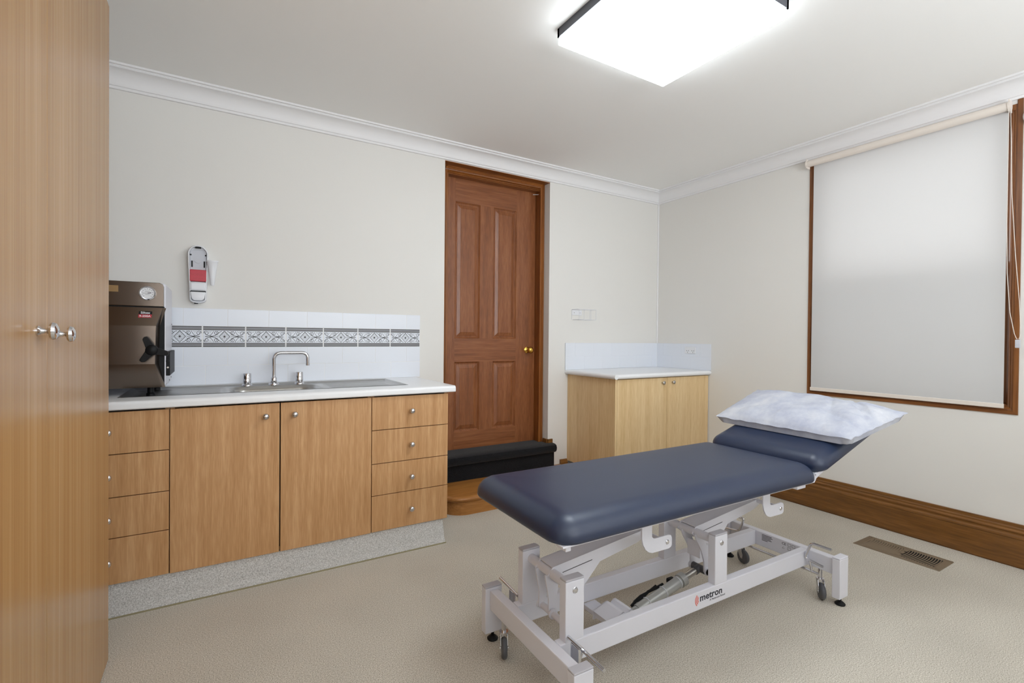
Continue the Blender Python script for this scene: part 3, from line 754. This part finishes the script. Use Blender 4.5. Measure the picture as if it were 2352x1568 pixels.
for y in (-.427, -.347):
    MB().box((-.0185, y-.007, 1.062), (-.0155, y+.007, 1.076), .002).build('switch', M['plastic'], ou)
for y in (-.413, -.359):
    for dy, dz, tilt in ((-.009, .004, .5), (.009, .004, -.5), (0, -.010, 0)):
        m = Matrix.Translation((-.0166, y+dy, 1.042+dz)) @ Matrix.Rotation(tilt, 4, 'X')
        MB().box((-.0005, -.0016, -.0045), (.0005, .0016, .0045), mat=m).build('socket_slot', M['gap_shade'], ou)

wb = thing('wire_basket', 'small white wire holder on the wall right of the door', 'wire holder', (-.94, 0, 1.34))
x0, x1, yf, zt2, zb2 = -1.008, -.812, -.085, 1.382, 1.298
MB().box((-1.008, -.0055, 1.336), (-.905, -.0006, 1.378), .0015).build('back_plate', M['plastic'], wb)
wr = MB()
wr.tube([(x0, -.003, zt2), (x0, yf, zt2), (x1, yf, zt2), (x1, -.003, zt2)], .0014, fillet=.008, n=8)
wr.tube([(x0, -.003, zt2), (x1, -.003, zt2)], .0014, n=8)
for x in (x0+.01, x0+.06, x1-.06, x1-.008):
    wr.tube([(x, yf, zt2), (x, yf, zb2), (x, -.003, zb2)], .0012, fillet=.006, n=8)
wr.tube([(x0+.008, yf, zb2), (x1-.006, yf, zb2)], .0012, n=8); wr.tube([(x0+.008, -.003, zb2), (x1-.006, -.003, zb2)], .0012, n=8)
for x in (x0, x1): wr.tube([(x, -.0015, zt2), (x, -.0015, zb2)], .0012, n=8)
wr.build('wire_frame', M['wire'], wb)
for x in (-.985, -.925):
    MB().lathe([(.0035, 0), (.003, .0015), (0, .002)], (x, -.0055, 1.356), (0, -1, 0), n=10).build('screw', M['steel'], wb)

# ------------------------------------------------------------------ floor vent
fv = thing('floor_vent', 'brown metal floor vent beside the right-hand skirting board', 'floor vent', (-.325, -2.024, 0))
VX0, VX1, VY0, VY1 = -.422, -.227, -2.218, -1.832
MB().box((VX0+.025, VY0+.025, .0004), (VX1-.025, VY1-.025, .0012)).build('opening_shade', M['ventdark'], fv)  # flat near-black sheet paints the shade below the louvres
vf = MB()
rim_ = [(0, 0), (.004, .0045), (.026, .0045), (.03, .0015), (.03, 0)]
for f_ in (lambda a, b, t: (VX0+a, VY0+a if t == 0 else VY1-a, b), lambda a, b, t: (VX1-a, VY0+a if t == 0 else VY1-a, b), lambda a, b, t: (VX0+a if t == 0 else VX1-a, VY0+a*1.15, b), lambda a, b, t: (VX0+a if t == 0 else VX1-a, VY1-a*1.15, b)): vf.prism(rim_, f_, (0, 1))
for x in (VX0+.03, VX0+.078, VX0+.126): vf.box((x, -2.040, 0), (x+.034, -2.018, .0046), .001)
vf.build('frame', M['vent'], fv)
vl = MB()
for k in range(14):
    y = VY1-.036-k*.0116
    vl.grid(6, 1, lambda u, v, y=y: (VX0+.028+(VX1-VX0-.056)*u, y-.0098*v-.008*math.sin(u*PI)+.004, .0044-.0040*v))
for k in range(14):
    y = -2.040-k*.0112
    vl.grid(6, 1, lambda u, v, y=y: (VX0+.028+(VX1-VX0-.056)*u, y-.003*v-.008*math.sin(u*PI), .0044-.003*v))
vl.build('louvres', M['vent'], fv)

# ------------------------------------------------------------------ treatment couch (local frame: x along the couch, y across, z up)
OX, OY, YAW = -1.8968, -1.8387, -.0128
cc = thing('treatment_couch', 'navy vinyl treatment couch on a white wheeled steel frame', 'treatment couch', (OX, OY, 0), YAW, local=True)
Lp, Vp, Vr, ZT, ZC, ZB = .7144, .2681, .1268, .2118, .1976, .1268
b = MB()
for s in (-1, 1): b.box((s*Lp-.0185, -Vp+.0165, ZB), (s*Lp+.0185, Vp-.0165, ZC), .004)
for s in (-1, 1): b.box((-Lp+.0185, s*Vr-.0168, ZB), (Lp-.0185, s*Vr+.0168, ZC), .004)
bf = b.build('base_frame', M['white_metal'], cc)
lg = MB(); FL = lambda a, b_, d: (a, -Vr-.0168-d, b_)
lg.text('metron', .0365, lambda a, b_, d: FL(-.046+a*1.2, .1592+b_, d), .0004, 0, ext=.0002, offset=.0007)
lg.text('A Patterson Brand', .0105, lambda a, b_, d: FL(.012+a*1.16, .1468+b_, d), .0004, 0, ext=.0002)
for r_ in (.012, .019, .026):
    lg.ribbon([(-.044+r_*math.cos(t), .167+r_*math.sin(t)) for t in [PI-.85+1.7*i/12 for i in range(13)]], .0042, FL, .0005, 1)
lg = lg.build('logo_lettering', [M['navyink'], M['redlogo']], bf); lg['label'] = 'dark lettering with three red arcs'
stk = MB(); FS = lambda a, b_, d: (Lp-.0185-d, -a, b_)
for k, wd_ in enumerate((.05, .054, .046, .05, .03)):
    stk.ribbon([(-.078, .187-k*.0065), (-.078+wd_, .187-k*.0065)], .003, FS, .0004)
stk.build('rating_print', M['dialink'], bf); stk = MB()
stk.text('CE', .017, lambda a, b_, d: FS(.022+a, .176+b_, d), .0003, 0)
for a0, a1, z in ((.05, .064, .183), (.07, .084, .183), (.05, .064, .165)):
    stk.ribbon([(a0, z-.006), (a1, z-.006), (a1, z+.006), (a0, z+.006), (a0, z-.006)], .0016, FS, .0004)
stk.ribbon([(.024, .158), (.034, .158), (.029, .167), (.024, .158)], .0014, FS, .0004)
stk.build('rating_print', M['dialink'], bf)

for su in (-1, 1):
    for sv in (-1, 1):
        cu_, cv_ = su*Lp, sv*Vp
        p = MB().box((cu_-.0351, cv_-.0165, .0352), (cu_+.0351, cv_+.0165, ZT-.006), .003) if su < 0 else MB().box((cu_-.0351+.0, cv_-.0165, .0352), (cu_+.0351, cv_+.0165, ZT-.006), .003)
        p = p.build('leg', M['white_metal'], cc)
        MB().box((cu_-.0351, cv_-.0165, ZT-.0055), (cu_+.0351, cv_+.0165, ZT), .0025).build('cap', M['cap_grey'] if su < 0 else M['white_metal'], p)
        MB().lathe([(.02, 0), (.021, .004), (.013, .012), (.006, .015), (.005, .036)], (cu_+(-.0+.005 if su < 0 else .003), cv_, .001), n=20).build('levelling_foot', M['black'], p)
for cu_, cv_, ang in ((-.7195, .165, -2.0), (.7015, -.1935, -2.35), (.7025, .196, -1.75), (-.7195, -.185, -2.2)):
    R_ = .036; off = Matrix.Translation((cu_, cv_, 0)) @ Matrix.Rotation(ang, 4, 'Z')
    T = lambda x, y, z: tuple(off @ Vector((x, y, z)))
    k = MB().rod(T(0, 0, .078), T(0, 0, ZB+.003), .0085, n=14)
    k.rod(T(0, 0, .076), T(0, 0, .088), .0165, n=18)
    fk = [(-.012, .082), (.012, .082), (.026, .05), (.024, .030), (.012, .030), (-.006, .06)]
    for s in (-1, 1): k.prism(fk, lambda a, b_, t: T(a, t, b_), (s*.0125-.001, s*.0125+.001))
    k.box((-.012, -.0135, .079), (.012, .0135, .083), mat=off)
    k.rod(T(.018, -.0155, .0375), T(.018, .0155, .0375), .004, n=10)
    k = k.build('caster', M['chrome'], cc)
    MB().lathe([(.012, -.0095), (.03, -.0095), (.0345, -.006), (R_, 0), (.0345, .006), (.03, .0095), (.012, .0095)], T(.018, 0, R_+.0012), tuple(off.to_3x3() @ Vector((0, 1, 0))), n=32).build('wheel', M['rubber'], k)

ZP = .3927
for uu in (-.6385, .0795):
    for sv in (-1, 1):
        p = MB().box((uu-.0368, sv*Vr-.0166, ZC-.002), (uu+.0368, sv*Vr+.0166, ZP-.007), .003).build('support_post', M['white_metal'], cc)
        MB().box((uu-.0368, sv*Vr-.0166, ZP-.0068), (uu+.0368, sv*Vr+.0166, ZP), .003).build('cap', M['cap_grey'], p)
        MB().lathe([(.0105, 0), (.0105, .001), (.008, .003), (.0078, .004), (.003, .006), (0, .006)], (uu, sv*(Vr+.0166), .3555), (0, sv, 0), n=18).build('bolt', M['chrome'], p)
    MB().rod((uu, -Vr+.016, .3555), (uu, Vr-.016, .3555), .0165, n=24).build('cross_tube', M['white_metal'], cc)
    # lifting arm: channel with a gusset, bell-crank lever below
    du = uu+.6385
    a = MB(); pu = lambda a_, b_, t: (a_+du, t, b_)
    side = [(-.662, .352), (-.640, .378), (-.25, .420), (-.205, .424), (-.203, .402), (-.25, .382), (-.433, .352), (-.506, .283), (-.585, .300), (-.640, .334)]
    for v in (-.022, .052): a.prism(side, pu, (v-.002, v+.002))
    a.prism([(-.640, .378), (-.25, .420), (-.21, .414), (-.21, .412), (-.25, .4165), (-.640, .3745)], pu, (-.022, .052))
    a.ribbon([(-.60, .3515), (-.470, .366)], .0022, lambda a_, b_, d: (a_+du, -.0245-d, b_), 0, 1)
    a.rod((-.222+du, -.139, .4165), (-.222+du, .139, .4165), .009, n=14)
    a = a.build('lift_arm', [M['white_metal'], M['gap_shade']], cc)
    lev = MB()
    if uu > 0:
        lp = [(.058, .352), (.10, .352), (.128, .30), (.142, .24), (.144, .186), (.137, .176), (.126, .176), (.118, .186), (.116, .23), (.098, .28), (.066, .33)]
        for v in (-.034, .034): lev.prism(lp, lambda a_, b_, t: (a_, t, b_), (v-.003, v+.003))
        lev.box((.095, -.031, .245), (.099, .031, .31))
    else:
        lp = [(-.665, .352), (-.615, .352), (-.612, .30), (-.620, .26), (-.622, .215), (-.630, .206), (-.642, .206), (-.650, .216), (-.650, .27)]
        for v in (-.014, .044): lev.prism(lp, lambda a_, b_, t: (a_, t, b_), (v-.003, v+.003))
    lev.build('lever_plate', M['white_metal'], a)
    pv = MB()
    if uu > 0:
        pv.rod((.131, -.052, .186), (.131, .046, .186), .007, n=14, mi=1)
        for v in (-.0405, .0405): pv.rod((.131, v-.003, .186), (.131, v+.003, .186), .0155, n=20)
        pv.rod((.131, -.054, .186), (.131, -.044, .186), .012, n=16, mi=2)
    else:
        pv.rod((-.636, -.09, .219), (-.636, .06, .219), .011, n=14)
        for v in (-.022, .052): pv.rod((-.636, v-.003, .219), (-.636, v+.003, .219), .017, n=20)
    pv.build('pivot_pin', [M['white_metal'], M['chrome'], M['black']], a)

# actuator between the rails
act = thing  # (kept as parts of the couch)
A0, A1 = Vector((-.255, 0, .098)), Vector((.131, 0, .186)); ax = (A1-A0).normalized()
pt = lambda t: tuple(A0+(A1-A0)*t)
ac_ = MB(); ac_.rod(pt(.08), pt(.70), .0215, n=28); ac_.rod(pt(.69), pt(.755), .0265, n=28); ac_.rod(pt(.02), pt(.10), .018, n=24)
ac_ = ac_.build('actuator', M['motor'], cc)
rd = MB(); rd.rod(pt(.75), pt(.95), .0135, n=24); rd.rod(pt(.93), pt(1.0), .0165, n=20, mi=1); rd.rod((.131, -.03, .186), (.131, .03, .186), .015, n=20, mi=1)
rd.build('piston_rod', [M['steel'], M['rubber']], ac_)
for t in (.22, .45, .665):
    c = A0+(A1-A0)*t; n1 = ax.orthogonal().normalized(); n2 = ax.cross(n1)
    MB().tube([c+(n1*math.cos(2*PI*i/24)+n2*math.sin(2*PI*i/24))*.0225 for i in range(24)], .0019, n=6, closed=True).build('cable_tie', M['wire'], ac_)
up = Vector((0, .019, .013))
MB().tube([Vector(pt(.05))+up, Vector(pt(.12))+up*1.25, Vector(pt(.2))+up*1.1, Vector(pt(.3))+up*1.4, Vector(pt(.4))+up*1.2, Vector(pt(.5))+up*1.1], .0055, n=8).build('cable', M['black'], ac_)
MB().tube([Vector(pt(.10))+up*1.3, Vector(pt(.2))+up*1.5, Vector(pt(.3))+up*1.35, Vector(pt(.42))+up*1.5], .0045, n=8).build('cable', M['black'], ac_)
MB().box((.0, .03, .128), (.035, .062, .150), .006).build('cable_plug', M['black'], ac_)
br = MB()
stair = [(-.405, .10), (-.405, .132), (-.345, .150), (-.333, .150), (-.330, .139), (-.318, .139), (-.305, .150), (-.293, .150), (-.290, .135), (-.278, .135), (-.255, .112), (-.255, .095)]
for v in (-.045, .045): br.prism(stair, lambda a_, b_, t: (a_, t, b_), (v-.002, v+.002))
br.prism([(-.405, .132), (-.345, .150), (-.333, .150), (-.330, .139), (-.318, .139), (-.305, .150), (-.293, .150), (-.290, .135), (-.278, .135), (-.278, .133), (-.292, .133), (-.295, .148), (-.305, .148), (-.318, .137), (-.332, .137), (-.335, .148), (-.345, .148), (-.405, .130)], lambda a_, b_, t: (a_, t, b_), (-.045, .045))
br.rod((-.39, -.112, .112), (-.39, .112, .112), .009, n=14); br.box((-.40, -.112, .11), (-.34, .112, .126), .002)
br.build('actuator_bracket', M['white_metal'], cc)

# brake pedals
for pts in ([(.655, -.262, .248), (.655, -.178, .248), (.668, -.143, .166), (.668, -.222, .156)],
            [(.66, .25, .245), (.66, .150, .247), (.668, .183, .172), (.668, .256, .164)],
            [(-.665, -.133, .216), (-.665, -.215, .2155)], [(-.655, -.19, .206), (-.655, -.30, .2005)],
            [(-.664, .292, .211), (-.664, .225, .208), (-.664, .160, .2035)]):
    k = MB().tube(pts, .0058, fillet=.016, n=14)
    if len(pts) == 4:
        y = pts[3][1]; s = -1 if y < 0 else 1
        k.rod((.668, s*.165, .162), (.668, s*.175, .118), .005, n=10); k.rod((.668, s*.15, .118), (.668, s*.205, .116), .0055, n=12)
    elif pts[0][1] == -.133:
        k.box((-.672, -.205, .128), (-.662, -.165, .212), .001); k.rod((-.665, -.20, .2155), (-.655, -.20, .2055), .005, n=8)
    elif pts[0][1] > 0: k.box((-.672, .18, .15), (-.662, .21, .206), .001)
    elif True: k.rod((-.655, -.205, .2052), (-.672, -.19, .13), .004, n=8)
    k.build('brake_pedal', M['chrome'], cc)
MB().rod((.668, -.19, .117), (.668, .19, .117), .0055, n=14).build('brake_axle', M['chrome'], cc)

# top frame
f = MB().box((-.765, -.247, .5505), (.545, .30, .557), .002)
for v in (-.2, .25): f.box((-.745, v-.012, .532), (.53, v+.012, .551), .002)
for u in (-.70, .52): f.box((u-.012, -.2, .53), (u+.012, .25, .551), .002)
for v in (-.222, .25):
    f.box((-.744, v-.010, .531), (-.724, v+.010, .552), .003); f.box((.43, v-.016, .534), (.492, v+.016, .552), .003)
f.build('top_frame', M['white_metal'], cc)
hook = [(-.352, .546), (-.304, .546), (-.304, .458), (-.299, .451), (-.289, .4475), (-.220, .448), (-.209, .444), (-.2035, .434), (-.2035, .408), (-.210, .4005), (-.22, .398), (-.302, .3995), (-.318, .405), (-.333, .4165), (-.346, .436), (-.352, .458)]
for du in (0, .697):
    for v in (-.143, .143):
        h_ = MB().prism(hook, lambda a_, b_, t: (a_+du, t, b_), (v-.003, v+.003), bevel=.0008).build('hook_bracket', M['white_metal'], cc)
        s = -1 if v < 0 else 1
        MB().lathe([(.0085, 0), (.0085, .0015), (.0062, .004), (0, .0045)], (-.228+du, v+s*.003, .4235), (0, s, 0), n=16).build('bolt', M['chrome'], h_)

def cushion(a0, a1, v0, v1, z0, z1, rc_, edge, xf):
    """rounded upholstered slab"""
    cu_, hu = (a0+a1)/2, (a1-a0)/2; cv_, hv = (v0+v1)/2, (v1-v0)/2
    def loop(ins, z):
        pts = []; r_ = max(rc_-ins, .012) if ins < rc_ else .012
        for qx, qy, t0 in ((1, 1, 0), (-1, 1, PI/2), (-1, -1, PI), (1, -1, 3*PI/2)):
            for i in range(9):
                t = t0+i/8*PI/2; pts.append(xf(cu_+qx*(hu-ins-r_)+r_*math.cos(t), cv_+qy*(hv-ins-r_)+r_*math.sin(t), z))
        return pts
    h = z1-z0; L = [loop(.012, z0), loop(.004, z0+.002), loop(.0005, z0+.008)]
    L.append(loop(0, z0+h-edge*.92))
    for i in range(1, 11):
        t = i/10*PI/2; L.append(loop(edge*1.15*(1-math.cos(t)), z0+h-edge*.92+edge*.92*math.sin(t)*.96))
    L += [loop(edge*1.15+.03, z1-.001), loop(edge*1.15+.08, z1)]
    return MB().loops(L)
main_xf = lambda a, b_, z: (a, b_, z)
cushion(-.785, .570, -.261, .315, .5565, .634, .075, .069, main_xf).build('main_cushion', M['vinyl'], cc, 80)
HA = .29; H0 = Vector((.578, 0, .568))
def head_xf(a, b_, z): return (H0.x+a*math.cos(HA)-z*math.sin(HA), b_, H0.z+a*math.sin(HA)+z*math.cos(HA))
hc = cushion(.004, .50, -.258, .300, .012, .084, .055, .06, head_xf).build('head_cushion', M['vinyl'], cc, 80)
hp = MB(); 
for v in (-.215, .25): hp.prism([(-.012, -.02), (.03, -.012), (.42, .002), (.42, .012), (-.004, .012)], lambda a, b_, t: head_xf(a, t, b_), (v-.012, v+.012))
hp.prism([(.0, .004), (.0, .012), (.48, .012), (.48, .004)], lambda a, b_, t: head_xf(a, t, b_), (-.235, .27))
hp.rod((.575, -.23, .556), (.575, .23, .556), .009, n=14)
hp.build('head_frame', M['white_metal'], cc)
sty = MB().rod((.52, .0, .535), head_xf(.36, 0, .006), .009, n=14); sty.build('head_strut', M['steel'], cc)

# ------------------------------------------------------------------ pillow on the head section
cyw, syw = math.cos(YAW), math.sin(YAW)
l2w = lambda u, v, z: (OX+cyw*u-syw*v, OY+syw*u+cyw*v, z)
pq = [Vector((.712, .352)), Vector((1.118, .378)), Vector((1.035, -.378)), Vector((.703, -.303))]  # left, back, right, near corners
pw = thing('pillow', 'white disposable-covered pillow on the raised head of the couch', 'pillow', l2w(.88, 0, .72))
HT = lambda u: H0.z+(u-H0.x)*math.tan(HA)+.0855/math.cos(HA)
from mathutils import noise
def pbase(s, t):
    a = pq[0].lerp(pq[1], s); b_ = pq[3].lerp(pq[2], s); q = a.lerp(b_, t)
    bow = .0 ; return q
SEAM = .034
def prof_(s): return max(0, 1-abs(2*s-1)**3.2)**.6
def ptop(s, t):
    q = pbase(s, t); e = prof_(s)*prof_(t)
    n = noise.noise(Vector((q.x*7, q.y*7, 1.3)))*.010 + noise.noise(Vector((q.x*22, q.y*18, 4.3)))*.0035
    cr = 0
    for (x0_, y0_, dx, dy, wdt, amp) in ((.93, -.24, .55, .8, .009, .017), (1.0, -.2, .75, .65, .008, .017), (.82, -.2, .3, .95, .010, .012), (.86, -.29, .75, .55, .008, .014), (.97, -.1, .9, .4, .010, .010), (.80, .25, .4, -.9, .014, .005)):
        d = (q.x-x0_)*-dy+(q.y-y0_)*dx; al = (q.x-x0_)*dx+(q.y-y0_)*dy
        cr -= .7*amp*math.exp(-(d/wdt)**2)*math.exp(-(al/.11)**2)
    edge = noise.noise(Vector((s*9, t*9, 7)))*.0035
    cr += .008*math.exp(-((q.y+.30)/.12)**2)*noise.noise(Vector((q.x*42, q.y*7, 2.2))) + .004*math.exp(-((q.x-.70)/.10)**2)*noise.noise(Vector((q.x*8, q.y*38, 5.2)))
    z = HT(q.x)+SEAM + edge*(1-e) + .052*e + (n+cr)*min(1, e*1.6)
    return l2w(q.x, q.y, z)
def pbot(s, t):
    q = pbase(s, t); e = prof_(s)*prof_(t); edge = noise.noise(Vector((s*9, t*9, 7)))*.0035
    seam = HT(q.x)+SEAM-.001 + edge*(1-e)
    z = max(seam-.05*min(1, e*4.5), HT(q.x)+.0015)
    return l2w(q.x, q.y, z)
pm = MB(); pm.grid(64, 90, ptop); pm.grid(48, 64, pbot)
# thin seam flange all round
ring = []
N = 160
def edge_pt(k):
    f_ = 4*k/N; i = int(f_) % 4; r_ = f_-int(f_)
    return [(r_, 0), (1, r_), (1-r_, 1), (0, 1-r_)][i]
La, Lb = [], []
for k in range(N):
    s, t = edge_pt(k); p0 = Vector(ptop(s, t)); c_ = Vector(l2w(.88, 0, p0.z)); d_ = (p0-c_).normalized()
    w_ = .006+.0015*math.sin(k*.9)
    La.append(p0-d_*.004); Lb.append(p0+d_*w_+Vector((0, 0, .0012*math.sin(k*1.3))))
pm.loops([La, Lb, [p-Vector((0, 0, .0012)) for p in Lb], [p-Vector((0, 0, .0015)) for p in La]], cap0=False, cap1=False)
pm.build('pillow_cover', M['pillow'], pw, 70)

# ------------------------------------------------------------------ light
wld = bpy.data.worlds.new('sky'); S.world = wld; wld.use_nodes = True
bg = wld.node_tree.nodes['Background']; bg.inputs['Color'].default_value = (.94, .97, 1, 1); bg.inputs['Strength'].default_value = 1.0
def area(name, loc, target, sx_, sy_, power, col=(1, 1, 1)):
    l = bpy.data.lights.new(name, 'AREA'); l.shape = 'RECTANGLE'; l.size = sx_; l.size_y = sy_; l.energy = power; l.color = col
    o = bpy.data.objects.new(name, l); COL.objects.link(o); o.location = loc
    o.rotation_euler = (Vector(target)-Vector(loc)).to_track_quat('-Z', 'Y').to_euler(); return o
area('added_rear_fill', ((QX0+QX1)/2, YF-.16, (QZ0+QZ1)/2), ((QX0+QX1)/2, -2.4, 7), 2.5, 1.55, 122, (.88, .945, 1))  # added fill lamp behind the camera, tilted up to brighten the ceiling
area('daylight_side_window', (.5, -1.87, 1.75), (-1, -1.87, 1.5), 1.3, 1.9, 17, (1, .985, .97))

# ------------------------------------------------------------------ camera
cam = bpy.data.cameras.new('camera'); cam.sensor_width = 36; cam.lens = 36*1113.91/2352; cam.clip_start = .02
co = bpy.data.objects.new('camera', cam); COL.objects.link(co)
Fv = Vector((.51848301, .85503968, -.00908373)); Rv = Vector((.85508276, -.51841368, .00898492)); Uv = Vector((-.00297333, .01242587, .99991838))
mw = Matrix((Rv, Uv, -Fv)).transposed().to_4x4(); mw.translation = (-3.50142, -3.166846, 1.15)
co.matrix_world = mw
S.camera = co
S.view_settings.view_transform = 'Standard'; S.view_settings.look = 'None'; S.view_settings.gamma = 1; S.view_settings.use_curve_mapping = False
S.view_settings.exposure = 0.25
S.cycles.use_denoising = True
S.cycles.max_bounces = 10; S.cycles.diffuse_bounces = 6; S.cycles.sample_clamp_indirect = 6
for o in bpy.data.objects:
    if '_o' in o: del o['_o']
